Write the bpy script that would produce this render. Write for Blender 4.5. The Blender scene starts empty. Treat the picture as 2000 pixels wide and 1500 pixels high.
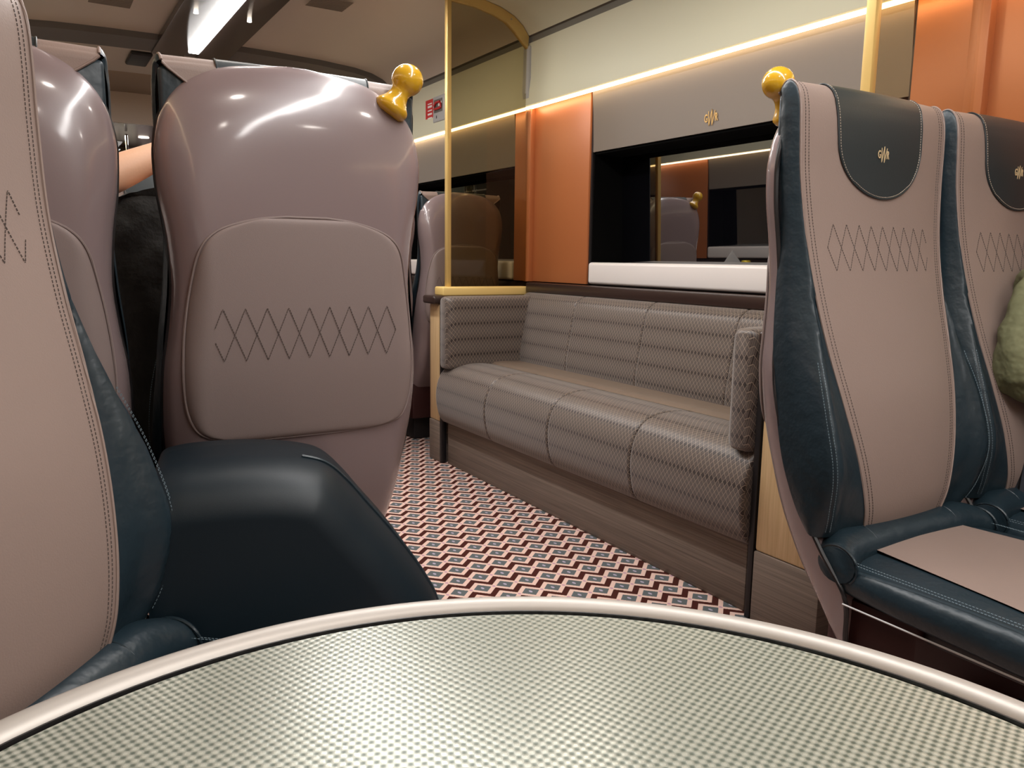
import bpy, bmesh, math, random
from mathutils import Vector, Matrix
random.seed(7)
C = bpy.context.scene.collection
SC = bpy.context.scene
PI = math.pi

# ------------------------------------------------------------------ camera
cam = bpy.data.cameras.new('camera'); cam.lens = 27.72; cam.sensor_width = 36; cam.clip_start = 0.01
camo = bpy.data.objects.new('camera', cam); C.objects.link(camo)
rx = (0.8546372932265396, -0.5190458599480817, 0.013656218260188788)
ry = (0.06934343342158923, 0.14016428285517818, 0.9876970497338742)
rz = (-0.5145741785862551, -0.8431757640506812, 0.1557820453384499)
camo.matrix_world = Matrix(((rx[0], ry[0], rz[0], 0), (rx[1], ry[1], rz[1], 0), (rx[2], ry[2], rz[2], 0.95), (0, 0, 0, 1)))
SC.camera = camo
# ------------------------------------------------------------------ world, exposure
w = bpy.data.worlds.new('night'); SC.world = w; w.use_nodes = True
w.node_tree.nodes['Background'].inputs[0].default_value = (0.004, 0.005, 0.008, 1)
w.node_tree.nodes['Background'].inputs[1].default_value = 1.0
SC.view_settings.view_transform = 'Standard'; SC.view_settings.look = 'None'
SC.view_settings.exposure = 0.25; SC.view_settings.gamma = 1.0
try: SC.view_settings.use_curve_mapping = False
except Exception: pass
E_WALL, E_CEIL, P_CEIL, P_FILL = 8.5, 14.0, 15.0, 1.3

def area(name, loc, rot, sx, sy, power, col):
    l = bpy.data.lights.new(name, 'AREA'); l.shape = 'RECTANGLE'; l.size = sx; l.size_y = sy
    l.energy = power; l.color = col
    o = bpy.data.objects.new(name, l); C.objects.link(o); o.location = loc; o.rotation_euler = rot
    return o
# light thrown by the fluorescent strip along the ceiling
for y in (-1.6, 0.2, 2.0, 3.8):
    area('ceiling_strip_light', (0.905, y, 2.075), (0, 0, 0), 0.09, 1.75, P_CEIL, (1.0, 0.975, 0.955))
# added fill from above, either side of the strip; no fittings drawn
for y in (-1.4, 0.2, 1.8, 3.4, 4.9):
    for x in (0.45, 1.36):
        l = bpy.data.lights.new('downward_fill_light', 'AREA'); l.shape = 'DISK'; l.size = 0.10; l.energy = P_FILL * 2.2; l.color = (1, 0.92, 0.84)
        o = bpy.data.objects.new('downward_fill_light', l); C.objects.link(o); o.location = (x, y, 2.085)
l = bpy.data.lights.new('vestibule_light', 'AREA'); l.size = 0.5; l.energy = 14; l.color = (1, 0.93, 0.85)
o = bpy.data.objects.new('vestibule_light', l); C.objects.link(o); o.location = (0.7, 7.45, 1.89)

# ------------------------------------------------------------------ materials
def mk(name, col, rough=0.5, metal=0.0, spec=0.5, coat=0.0, coat_r=0.1, bump=0.0, bscale=60, var=0.0, vscale=4, sheen=0.0, emit=None, es=0, bdist=0.002, detail=4):
    m = bpy.data.materials.new(name); m.use_nodes = True
    nt = m.node_tree; b = nt.nodes['Principled BSDF']
    b.inputs['Base Color'].default_value = (*col, 1); b.inputs['Roughness'].default_value = rough
    b.inputs['Metallic'].default_value = metal; b.inputs['Specular IOR Level'].default_value = spec
    b.inputs['Coat Weight'].default_value = coat; b.inputs['Coat Roughness'].default_value = coat_r
    if sheen: b.inputs['Sheen Weight'].default_value = sheen
    if emit: b.inputs['Emission Color'].default_value = (*emit, 1); b.inputs['Emission Strength'].default_value = es
    tc = nt.nodes.new('ShaderNodeTexCoord')
    if var:
        n = nt.nodes.new('ShaderNodeTexNoise'); n.inputs['Scale'].default_value = vscale; n.inputs['Detail'].default_value = 5
        nt.links.new(tc.outputs['Object'], n.inputs['Vector'])
        mx = nt.nodes.new('ShaderNodeMix'); mx.data_type = 'RGBA'
        mx.inputs[6].default_value = tuple(c * (1 - var) for c in col) + (1,)
        mx.inputs[7].default_value = tuple(min(1, c * (1 + var)) for c in col) + (1,)
        nt.links.new(n.outputs['Fac'], mx.inputs[0]); nt.links.new(mx.outputs[2], b.inputs['Base Color'])
    if bump:
        n = nt.nodes.new('ShaderNodeTexNoise'); n.inputs['Scale'].default_value = bscale; n.inputs['Detail'].default_value = detail
        nt.links.new(tc.outputs['Object'], n.inputs['Vector'])
        bp = nt.nodes.new('ShaderNodeBump'); bp.inputs['Strength'].default_value = bump; bp.inputs['Distance'].default_value = bdist
        nt.links.new(n.outputs['Fac'], bp.inputs['Height']); nt.links.new(bp.outputs[0], b.inputs['Normal'])
    return m

M = {}
M['shell'] = mk('mauve_plastic', (0.220, 0.168, 0.170), 0.27, coat=0.6, coat_r=0.09, bump=0.12, bscale=700, bdist=0.0005)
M['shellpanel'] = mk('taupe_vinyl', (0.225, 0.175, 0.165), 0.62, bump=0.35, bscale=900, bdist=0.0006)
M['taupe'] = mk('taupe_leather', (0.250, 0.187, 0.163), 0.5, bump=0.30, bscale=420, bdist=0.0008, var=0.06, vscale=6)
M['navy'] = mk('navy_leather', (0.012, 0.024, 0.033), 0.38, spec=0.42, bump=0.30, bscale=30, bdist=0.009, var=0.15, vscale=6, detail=3)
M['navyhead'] = mk('dark_navy_leather', (0.018, 0.026, 0.030), 0.42, bump=0.25, bscale=420, bdist=0.0006)
M['navybox'] = mk('dark_navy_vinyl', (0.003, 0.010, 0.016), 0.46, spec=0.35, bump=0.2, bscale=700, bdist=0.0004)
M['thread'] = mk('dark_thread', (0.085, 0.065, 0.058), 0.7)
M['threadlight'] = mk('pale_thread', (0.50, 0.42, 0.34), 0.7)
M['threadnavy'] = mk('grey_blue_thread', (0.12, 0.17, 0.20), 0.7)
M['black'] = mk('black_rubber', (0.008, 0.007, 0.008), 0.45)
M['reveal'] = mk('matt_black_reveal', (0.002, 0.002, 0.002), 0.9, spec=0.05)
M['maroon'] = mk('maroon_metal', (0.035, 0.009, 0.008), 0.45)
M['yellow'] = mk('yellow_plastic', (0.60, 0.34, 0.014), 0.22, coat=0.8, coat_r=0.05)
M['gold'] = mk('gold_paint', (0.62, 0.43, 0.15), 0.36, metal=0.35)
M['goldcap'] = mk('yellow_cap_plastic', (0.74, 0.53, 0.19), 0.45)
M['logogold'] = mk('gold_lettering', (0.72, 0.56, 0.33), 0.4, metal=0.2)
M['logowall'] = mk('amber_lettering', (0.70, 0.43, 0.12), 0.4)
M['cream'] = mk('cream_panel', (0.62, 0.61, 0.46), 0.5, bump=0.05, bscale=300)
M['cream2'] = mk('pale_grey_panel', (0.56, 0.53, 0.47), 0.5)
M['header'] = mk('taupe_wall_panel', (0.20, 0.17, 0.145), 0.42, metal=0.25, bump=0.1, bscale=500, bdist=0.0005)
M['orange'] = mk('copper_wall_panel', (0.41, 0.135, 0.046), 0.38, metal=0.15, bump=0.1, bscale=500, bdist=0.0005)
M['white'] = mk('white_sill_plastic', (0.72, 0.68, 0.66), 0.32)
M['ceiling'] = mk('taupe_ceiling', (0.62, 0.55, 0.47), 0.38)
M['grille'] = mk('ceiling_grille', (0.25, 0.215, 0.18), 0.6)
M['groove'] = mk('dark_groove', (0.17, 0.16, 0.13), 0.6)
M['housing'] = mk('brown_gloss_housing', (0.045, 0.032, 0.028), 0.18)
M['warmstrip'] = mk('warm_lamp', (1, 0.9, 0.75), 0.5, emit=(1.0, 0.74, 0.46), es=E_WALL)
M['coolstrip'] = mk('white_lamp', (1, 1, 1), 0.5, emit=(1.0, 0.96, 0.93), es=E_CEIL)
M['spot'] = mk('spot_lamp', (1, 1, 1), 0.5, emit=(1.0, 0.85, 0.7), es=9)
M['ledge'] = mk('dark_brown_ledge', (0.030, 0.016, 0.013), 0.32)
M['darkwall'] = mk('dark_lower_wall', (0.06, 0.045, 0.040), 0.6)
M['metalrim'] = mk('champagne_metal_rim', (0.40, 0.37, 0.34), 0.42, metal=0.35)
M['grey'] = mk('grey_plastic', (0.42, 0.42, 0.42), 0.35)
M['greydark'] = mk('slate_grey_panel', (0.12, 0.11, 0.10), 0.5)
M['beigeceil'] = mk('beige_ceiling_panel', (0.33, 0.27, 0.20), 0.5)
M['brownceil'] = mk('brown_vestibule_ceiling', (0.10, 0.055, 0.045), 0.25)
M['red'] = mk('red_sign', (0.55, 0.02, 0.02), 0.4)
M['chrome'] = mk('steel', (0.6, 0.6, 0.6), 0.2, metal=1.0)
M['skin'] = mk('skin', (0.72, 0.42, 0.27), 0.55, bump=0.1, bscale=200)
M['blackcloth'] = mk('black_cloth', (0.012, 0.011, 0.010), 0.85, bump=0.6, bscale=30, bdist=0.01, sheen=0.1)
M['olive'] = mk('olive_cloth', (0.16, 0.165, 0.085), 0.8, bump=0.9, bscale=16, bdist=0.02, detail=3)
M['darktrouser'] = mk('dark_trouser_cloth', (0.02, 0.022, 0.03), 0.85)
M['hair'] = mk('dark_hair', (0.02, 0.013, 0.009), 0.6, bump=0.5, bscale=120)
M['eye'] = mk('eye', (0.03, 0.02, 0.015), 0.1)
M['lip'] = mk('lip', (0.45, 0.18, 0.14), 0.5)
M['paper'] = mk('white_paper', (0.8, 0.8, 0.8), 0.7)
M['can'] = mk('yellow_can_paint', (0.75, 0.55, 0.03), 0.3, metal=0.3)
M['bluegrey'] = mk('blue_grey_panel', (0.20, 0.24, 0.27), 0.5)
M['lilac'] = mk('lilac_grey_panel', (0.35, 0.30, 0.31), 0.5)

def nodes(m): nt = m.node_tree; return nt, nt.nodes, nt.links
class NB:                                    # small math-node builder
    def __init__(s, nt): s.nt = nt
    def m(s, op, a, b=None, c=None):
        n = s.nt.nodes.new('ShaderNodeMath'); n.operation = op
        for i, v in enumerate((a, b, c)):
            if v is None: continue
            if isinstance(v, (int, float)): n.inputs[i].default_value = v
            else: s.nt.links.new(v, n.inputs[i])
        return n.outputs[0]
    def mix(s, f, a, b):
        n = s.nt.nodes.new('ShaderNodeMix'); n.data_type = 'RGBA'
        for i, v in ((0, f), (6, a), (7, b)):
            if isinstance(v, (int, float)): n.inputs[i].default_value = v
            elif isinstance(v, tuple): n.inputs[i].default_value = (*v, 1)
            else: s.nt.links.new(v, n.inputs[i])
        return n.outputs[2]

def wood(name, ca, cb, axis_scale, rough=0.5):
    m = mk(name, ca, rough); nt, N, L = nodes(m); b = N['Principled BSDF']; q = NB(nt)
    tc = N.new('ShaderNodeTexCoord'); mp = N.new('ShaderNodeMapping'); mp.inputs['Scale'].default_value = axis_scale
    L.new(tc.outputs['Object'], mp.inputs[0])
    n = N.new('ShaderNodeTexNoise'); n.inputs['Scale'].default_value = 1.0; n.inputs['Detail'].default_value = 6; n.inputs['Distortion'].default_value = 0.6
    L.new(mp.outputs[0], n.inputs['Vector'])
    f = q.m('MULTIPLY_ADD', n.outputs['Fac'], 2.2, -0.6)
    n2 = N['Principled BSDF']
    cl = N.new('ShaderNodeClamp'); L.new(f, cl.inputs[0])
    L.new(q.mix(cl.outputs[0], ca, cb), b.inputs['Base Color'])
    bp = N.new('ShaderNodeBump'); bp.inputs['Strength'].default_value = 0.35; bp.inputs['Distance'].default_value = 0.001
    L.new(n.outputs['Fac'], bp.inputs['Height']); L.new(bp.outputs[0], b.inputs['Normal'])
    return m
M['oak'] = wood('light_oak', (0.50, 0.34, 0.17), (0.64, 0.46, 0.26), (160, 160, 5))
M['plinth'] = wood('ribbed_taupe_laminate', (0.11, 0.086, 0.070), (0.235, 0.185, 0.150), (2.5, 2.5, 190), 0.5)

# carpet: rows of grey diamonds outlined in pink, maroon zigzags between the rows
m = mk('carpet', (0.3, 0.2, 0.2), 0.95); nt, N, L = nodes(m); q = NB(nt); b = N['Principled BSDF']; b.inputs['Specular IOR Level'].default_value = 0.1
tc = N.new('ShaderNodeTexCoord'); nz = N.new('ShaderNodeTexNoise'); nz.inputs['Scale'].default_value = 320; nz.inputs['Detail'].default_value = 1
L.new(tc.outputs['Object'], nz.inputs['Vector'])
sx = N.new('ShaderNodeSeparateXYZ'); L.new(tc.outputs['Object'], sx.inputs[0])
jx = q.m('MULTIPLY_ADD', nz.outputs['Fac'], 0.0028, -0.0014)
X = q.m('ADD', sx.outputs[0], jx); Y = q.m('ADD', sx.outputs[1], jx)
vv = q.m('MULTIPLY_ADD', q.m('ADD', Y, q.m('MULTIPLY', X, 0.085)), 1 / 0.079, -0.264); j = q.m('ROUND', vv); d = q.m('ABSOLUTE', q.m('SUBTRACT', vv, j))
u = q.m('MULTIPLY_ADD', X, 1 / 0.0727, -0.211); u = q.m('SUBTRACT', u, q.m('MULTIPLY', j, 0.5)); u = q.m('ADD', u, q.m('MULTIPLY', vv, 0.019))
du = q.m('ABSOLUTE', q.m('SUBTRACT', q.m('FRACT', u), 0.5))
zig = q.m('MULTIPLY_ADD', du, -0.90, 0.225)
s = q.m('SUBTRACT', d, zig)
brown = q.m('LESS_THAN', q.m('ABSOLUTE', q.m('SUBTRACT', s, 0.5)), 0.150)
grey = q.m('LESS_THAN', q.m('MINIMUM', s, q.m('SUBTRACT', 1.0, s)), 0.125)
rr = q.m('ADD', q.m('POWER', q.m('MULTIPLY', du, 1.0), 2), q.m('POWER', q.m('MULTIPLY', d, 0.62), 2))
dot = q.m('LESS_THAN', rr, 0.0035)
du2 = q.m('SUBTRACT', 0.5, du)
rj = q.m('ADD', q.m('POWER', du2, 2), q.m('POWER', q.m('MULTIPLY', d, 0.9), 2)); joint = q.m('LESS_THAN', rj, 0.004)
pk = q.mix(nz.outputs['Fac'], (0.62, 0.42, 0.36), (0.76, 0.55, 0.47))
c1 = q.mix(grey, pk, (0.105, 0.120, 0.125)); c2 = q.mix(dot, c1, (0.40, 0.36, 0.46)); c3 = q.mix(joint, c2, (0.48, 0.28, 0.36)); c4 = q.mix(brown, c3, (0.060, 0.016, 0.012))
L.new(c4, b.inputs['Base Color'])
bp = N.new('ShaderNodeBump'); bp.inputs['Strength'].default_value = 0.6; bp.inputs['Distance'].default_value = 0.003
n3 = N.new('ShaderNodeTexNoise'); n3.inputs['Scale'].default_value = 600; L.new(tc.outputs['Object'], n3.inputs['Vector'])
L.new(n3.outputs['Fac'], bp.inputs['Height']); L.new(bp.outputs[0], b.inputs['Normal'])
M['carpet'] = m

# woven sofa cloth: small diamonds, some rows filled dark (uses UV laid out in metres)
m = mk('sofa_cloth', (0.2, 0.15, 0.12), 0.45, sheen=0.35); nt, N, L = nodes(m); q = NB(nt); b = N['Principled BSDF']
tc = N.new('ShaderNodeTexCoord'); sx = N.new('ShaderNodeSeparateXYZ'); L.new(tc.outputs['UV'], sx.inputs[0])
U = q.m('MULTIPLY', sx.outputs[0], 1 / 0.0165); V = q.m('MULTIPLY', sx.outputs[1], 1 / 0.0235)
A = q.m('ADD', q.m('ADD', U, V), 1000); B = q.m('ADD', q.m('SUBTRACT', U, V), 1000)
fa, fb = q.m('FRACT', A), q.m('FRACT', B)
row = q.m('MODULO', q.m('ADD', q.m('SUBTRACT', q.m('FLOOR', A), q.m('FLOOR', B)), 600), 6)
da = q.m('ABSOLUTE', q.m('SUBTRACT', fa, 0.5)); db = q.m('ABSOLUTE', q.m('SUBTRACT', fb, 0.5)); dm = q.m('MAXIMUM', da, db)
isr = lambda k: q.m('COMPARE', row, k, 0.1)
dark = q.m('MULTIPLY', isr(0), q.m('LESS_THAN', dm, 0.44))
ring = q.m('MULTIPLY', q.m('MAXIMUM', isr(1), isr(5)), q.m('MAXIMUM', q.m('COMPARE', dm, 0.33, 0.06), q.m('LESS_THAN', dm, 0.08)))
mid = q.m('MULTIPLY', q.m('MAXIMUM', isr(2), isr(4)), q.m('COMPARE', dm, 0.30, 0.05))
line = q.m('GREATER_THAN', dm, 0.455)
c1 = q.mix(dark, (0.085, 0.066, 0.057), (0.020, 0.010, 0.008)); c2 = q.mix(ring, c1, (0.040, 0.026, 0.021)); c3 = q.mix(mid, c2, (0.076, 0.056, 0.045)); c4 = q.mix(line, c3, (0.27, 0.205, 0.155))
L.new(c4, b.inputs['Base Color'])
bp = N.new('ShaderNodeBump'); bp.inputs['Strength'].default_value = 0.3; bp.inputs['Distance'].default_value = 0.0008
L.new(line, bp.inputs['Height']); L.new(bp.outputs[0], b.inputs['Normal'])
M['sofa'] = m
M['sofaplain'] = mk('plain_brown_cloth', (0.16, 0.118, 0.088), 0.42, bump=0.2, bscale=12, bdist=0.006, var=0.1)
M['sofaend'] = mk('dark_brown_cloth', (0.05, 0.036, 0.03), 0.8, bump=0.4, bscale=300, bdist=0.001)

# table top: raised weave of pale ovals over a grey-green ground
m = mk('woven_table_laminate', (0.5, 0.5, 0.4), 0.34); nt, N, L = nodes(m); q = NB(nt); b = N['Principled BSDF']
b.inputs['Metallic'].default_value = 0.25
tc = N.new('ShaderNodeTexCoord'); mp = N.new('ShaderNodeMapping'); mp.inputs['Rotation'].default_value = (0, 0, math.radians(24)); L.new(tc.outputs['Object'], mp.inputs[0])
sx = N.new('ShaderNodeSeparateXYZ'); L.new(mp.outputs[0], sx.inputs[0])
k = 2 * PI / 0.0066
a1 = q.m('COSINE', q.m('MULTIPLY', sx.outputs[0], k)); a2 = q.m('COSINE', q.m('MULTIPLY', sx.outputs[1], k))
h = q.m('MULTIPLY_ADD', q.m('MULTIPLY', a1, a2), 0.5, 0.5)
nz = N.new('ShaderNodeTexNoise'); nz.inputs['Scale'].default_value = 900; L.new(tc.outputs['Object'], nz.inputs['Vector'])
hh = q.m('SMOOTH_MIN', q.m('MULTIPLY_ADD', h, 1.35, -0.12), 1.0, 0.3)
L.new(q.mix(hh, (0.085, 0.105, 0.082), (0.41, 0.42, 0.36)), b.inputs['Base Color'])
L.new(q.m('MULTIPLY_ADD', hh, -0.08, 0.33), b.inputs['Roughness'])
bp = N.new('ShaderNodeBump'); bp.inputs['Strength'].default_value = 0.14; bp.inputs['Distance'].default_value = 0.0006
L.new(hh, bp.inputs['Height']); L.new(bp.outputs[0], b.inputs['Normal'])
M['tabletop'] = m

# tinted partition glass (thin slab) and the dark night window pane
for gname, tint in (('glass', (0.66, 0.61, 0.48, 1)), ('clearglass', (0.86, 0.80, 0.66, 1))):
  m = bpy.data.materials.new('smoked_glass'); m.use_nodes = True; nt, N, L = nodes(m); N.remove(N['Principled BSDF'])
  out = N['Material Output']; tr = N.new('ShaderNodeBsdfTransparent'); tr.inputs[0].default_value = tint
  gl = N.new('ShaderNodeBsdfGlossy'); gl.inputs['Roughness'].default_value = 0.01; fr = N.new('ShaderNodeFresnel'); fr.inputs[0].default_value = 1.35
  mx = N.new('ShaderNodeMixShader'); ge = N.new('ShaderNodeNewGeometry'); ff = NB(nt).m('MULTIPLY', fr.outputs[0], NB(nt).m('SUBTRACT', 1.0, ge.outputs['Backfacing'])); L.new(ff, mx.inputs[0]); L.new(tr.outputs[0], mx.inputs[1]); L.new(gl.outputs[0], mx.inputs[2]); L.new(mx.outputs[0], out.inputs[0])
  M[gname] = m
M['pane'] = mk('night_window_pane', (0.002, 0.002, 0.003), 0.015, spec=1.0)
M['pane'].node_tree.nodes['Principled BSDF'].inputs['IOR'].default_value = 2.1

# ------------------------------------------------------------------ mesh building
class MB:
    def __init__(s): s.v = []; s.f = []; s.uv = []; s.mi = []
    def face(s, idx, uvs=None, mi=0): s.f.append(tuple(idx)); s.uv.append(uvs); s.mi.append(mi)
    def box(s, lo, hi, r=0.0, seg=2, mi=0, rot=None, piv=None):
        bm = bmesh.new(); bmesh.ops.create_cube(bm, size=1)
        c = [(lo[i] + hi[i]) / 2 for i in range(3)]; z = [abs(hi[i] - lo[i]) for i in range(3)]
        for v in bm.verts: v.co = Vector((c[0] + v.co.x * z[0], c[1] + v.co.y * z[1], c[2] + v.co.z * z[2]))
        if r > 0: bmesh.ops.bevel(bm, geom=bm.edges[:], offset=min(r, min(z) * 0.49), segments=seg, profile=0.5, affect='EDGES')
        if rot is not None:
            P = Vector(piv or c)
            for v in bm.verts: v.co = P + rot @ (v.co - P)
        s.add(bm, mi)
        return s
    def add(s, bm, mi=0):
        o = len(s.v); bm.verts.index_update()
        s.v += [tuple(v.co) for v in bm.verts]
        for f in bm.faces: s.face([o + v.index for v in f.verts], None, mi)
        bm.free()
    def grid(s, P, cu=False, cv=False, mi=0, uv=None, capu=False):
        # P[i][j]; cu closes i, cv closes j; capu caps the first and last row with an ngon
        o = len(s.v); n, m_ = len(P), len(P[0])
        for r in P: s.v += [tuple(p) for p in r]
        for i in range(n if cu else n - 1):
            for j in range(m_ if cv else m_ - 1):
                i2, j2 = (i + 1) % n, (j + 1) % m_
                ids = (o + i * m_ + j, o + i * m_ + j2, o + i2 * m_ + j2, o + i2 * m_ + j)
                s.face(ids, (uv[i][j], uv[i][j + 1 if uv and len(uv[i]) > m_ else j2], uv[i2][j + 1 if uv and len(uv[i]) > m_ else j2], uv[i2][j]) if uv else None, mi)
        if capu:
            def cap(i, flip):
                if uv: uvc = [(p[0] + p[1], p[2]) for p in P[i]]
                ids = [o + i * m_ + j for j in range(m_)]
                us = uvc if uv else None
                if flip: ids = ids[::-1]; us = us[::-1] if us else None
                s.face(ids, us, mi)
            cap(0, True); cap(n - 1, False)
        return s
    def tube(s, pts, r, n=6, closed=False, mi=0, cap=True):
        pts = [Vector(p) for p in pts]; N_ = len(pts); rings = []
        up = Vector((0.13, 0.31, 0.94)).normalized()
        for i, p in enumerate(pts):
            a = pts[(i - 1) % N_] if (closed or i > 0) else p; b_ = pts[(i + 1) % N_] if (closed or i < N_ - 1) else p
            t = (b_ - a)
            if t.length < 1e-9: t = Vector((0, 0, 1))
            t.normalize(); e = t.cross(up)
            if e.length < 1e-4: e = t.cross(Vector((1, 0, 0)))
            e.normalize(); g = e.cross(t); rr = r[i] if isinstance(r, (list, tuple)) else r
            rings.append([p + (e * math.cos(2 * PI * k / n) + g * math.sin(2 * PI * k / n)) * rr for k in range(n)])
        s.grid(rings, cu=closed, cv=True, mi=mi, capu=(cap and not closed))
        return s
    def lathe(s, prof, c, n=32, axis=None, mi=0):
        # prof [(r, h)], about the axis direction through c
        ax = Vector(axis or (0, 0, 1)).normalized(); e = ax.orthogonal().normalized(); g = ax.cross(e); c = Vector(c)
        rings = [[c + ax * h + (e * math.cos(2 * PI * k / n) + g * math.sin(2 * PI * k / n)) * max(r, 1e-5) for k in range(n)] for r, h in prof]
        s.grid(rings, cv=True, mi=mi, capu=True); return s
    def build(s, name, mats, parent=None, smooth=True, angle=38):
        me = bpy.data.meshes.new(name); me.from_pydata(s.v, [], s.f)
        for m_ in (mats if isinstance(mats, (list, tuple)) else [mats]): me.materials.append(m_)
        if any(s.uv):
            ul = me.uv_layers.new(name='uv')
            for p, uvs in zip(me.polygons, s.uv):
                if uvs:
                    for li, c in zip(p.loop_indices, uvs): ul.data[li].uv = c
        for p, mi in zip(me.polygons, s.mi): p.material_index = mi
        bm = bmesh.new(); bm.from_mesh(me); bmesh.ops.recalc_face_normals(bm, faces=bm.faces); bm.to_mesh(me); bm.free()
        if smooth:
            for p in me.polygons: p.use_smooth = True
            try: me.set_sharp_from_angle(angle=math.radians(angle))
            except Exception: pass
        o = bpy.data.objects.new(name, me); C.objects.link(o)
        if parent: o.parent = parent
        return o

def thing(name, label, cat, loc=(0, 0, 0), rz=0, group=None):
    o = bpy.data.objects.new(name, None); C.objects.link(o); o.location = loc; o.rotation_euler = (0, 0, rz)
    o.empty_display_size = 0.05
    o['label'] = label; o['category'] = cat
    if group: o['group'] = group
    return o
def tag(o, label, cat, group=None):
    o['label'] = label; o['category'] = cat
    if group: o['group'] = group
    return o
def struct(o): o['kind'] = 'structure'; return o
def copy_tree(o, parent=None):
    c = o.copy(); C.objects.link(c)
    if parent: c.parent = parent
    for ch in list(o.children): copy_tree(ch, c)
    return c

def cr(P, per=8):                             # Catmull-Rom through rows of numbers
    out = []; n = len(P)
    for i in range(n - 1):
        p0, p1, p2, p3 = P[max(i - 1, 0)], P[i], P[i + 1], P[min(i + 2, n - 1)]
        for k in range(per):
            t = k / per
            out.append(tuple(0.5 * (2 * b_ + (c - a) * t + (2 * a - 5 * b_ + 4 * c - d_) * t * t + (3 * b_ - a - 3 * c + d_) * t ** 3) for a, b_, c, d_ in zip(p0, p1, p2, p3)))
    out.append(tuple(P[-1])); return out
def lerp(tab, z):
    if z <= tab[0][0]: return tab[0][1]
    for (a, fa_), (b_, fb_) in zip(tab, tab[1:]):
        if z <= b_: return fa_ + (fb_ - fa_) * (z - a) / (b_ - a)
    return tab[-1][1]
def dashes(mb, pts, r=0.0007, dash=0.003, gap=0.002):
    # stitches along a polyline
    pts = [Vector(p) for p in pts]; seg = 0; pos = 0.0; on = True; left = dash; cur = [pts[0]]
    for a, b_ in zip(pts, pts[1:]):
        L_ = (b_ - a).length; t = 0.0
        if L_ < 1e-9: continue
        while L_ - t > left:
            t += left; p = a.lerp(b_, t / L_)
            if on: mb.tube([cur[0], p], r, 4)
            cur = [p]; on = not on; left = dash if on else gap
        left -= (L_ - t)

# ------------------------------------------------------------------ lettering
def letter_mesh(ch, size, bold=0.02):
    cu = bpy.data.curves.new('letter', 'FONT'); cu.body = ch; cu.size = size; cu.offset = bold * size; cu.extrude = 0.0004; cu.align_x = 'CENTER'
    o = bpy.data.objects.new('letter', cu); C.objects.link(o)
    me = bpy.data.meshes.new_from_object(o); bm = bmesh.new(); bm.from_mesh(me)
    bpy.data.objects.remove(o); bpy.data.meshes.remove(me); bpy.data.curves.remove(cu)
    return bm
def logo(parent, origin, right, up, out, W, mat, name='emblem'):
    # small bold G and R either side of a tall narrow W; W = overall width
    mb = MB(); o = Vector(origin); r, u_, n = Vector(right), Vector(up), Vector(out); cap = W * 0.42
    for ch, cx in (('G', -0.375), ('R', 0.385)):
        bm = letter_mesh(ch, cap * 1.40)
        for v in bm.verts: c = v.co.copy(); v.co = o + r * (c.x * 0.60 + cx * W) + u_ * (c.y - cap * 0.5) + n * c.z
        mb.add(bm)
    h = W * 0.43; th = W * 0.044
    P = [(-0.195, 0.80), (-0.140, -1.0), (0.045, 1.0), (0.09, -1.0), (0.285, 0.80)]
    for (x0, y0), (x1, y1) in zip(P, P[1:]):
        x0 *= W; x1 *= W; y0 *= h; y1 *= h
        q_ = [(x0 - th / 2, y0), (x0 + th / 2, y0), (x1 + th / 2, y1), (x1 - th / 2, y1)]
        a = [o + r * x + u_ * y + n * 0.0005 for x, y in q_]; b_ = [p - n * 0.0007 for p in a]
        mb.grid([a, b_], cv=True, capu=True)
    return mb.build(name, mat, parent, smooth=False)

# ------------------------------------------------------------------ train seat, facing -y; y=0 is the front edge of the shell
SH_F = [(0.0, -0.10), (0.22, -0.13), (0.25, -0.190), (0.31, -0.198), (0.38, -0.194), (0.45, -0.142), (0.52, -0.098), (0.65, -0.048), (0.78, -0.018), (0.96, -0.004), (1.1, 0.002), (1.29, 0.006)]
SH_B = [(0.0, -0.10), (0.22, -0.17), (0.25, -0.182), (0.28, -0.165), (0.31, -0.138), (0.38, -0.083), (0.45, -0.045), (0.52, -0.015), (0.60, 0.006), (0.70, 0.026), (0.80, 0.038), (0.95, 0.044), (1.1, 0.044), (1.17, 0.042), (1.212, 0.036), (1.240, 0.028), (1.260, 0.020), (1.270, 0.012)]
SH_W = [(0.25, .195), (0.27, .208), (0.31, .216), (0.38, .222), (0.45, .226), (0.55, .229), (0.65, .236), (0.75, .234), (0.82, .224), (0.90, .2165), (0.98, .221), (1.05, .2305), (1.10, .2335), (1.13, .2325), (1.168, .225), (1.198, .212), (1.222, .193), (1.240, .170), (1.254, .142), (1.263, .108), (1.269, .066), (1.272, .03)]
SH_N = [(0.25, 5), (0.6, 5.5), (0.9, 5.0), (1.05, 4.2), (1.15, 3.2), (1.275, 2.4)]
SH_F, SH_B, SH_W = cr(SH_F, 6), cr(SH_B, 6), cr(SH_W, 6)
def shell_back(x, z):
    W = lerp(SH_W, z); n = lerp(SH_N, z); f = lerp(SH_F, z); b_ = lerp(SH_B, z) + 0.010
    if abs(x) >= W: return f
    ya = f + (b_ - f) * max(0, 1 - (abs(x) / W) ** n) ** (1 / n)
    c = .046; t = (abs(x) - (W - c)) / c
    k_ = 0 if t < -.25 else ((t + .25) ** 2 / 1.0 if t < .25 else t)   # soft ridge, then a sloping side
    yb_ = f + (b_ - f) * (1 - .50 * min(1, k_) - .50 * min(1, max(0, k_)) ** 6) - .004 * (abs(x) / W) ** 2
    w_ = min(1, max(0, (z - .98) / .20)); w_ = w_ * w_ * (3 - 2 * w_)
    return ya * w_ + yb_ * (1 - w_)

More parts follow.
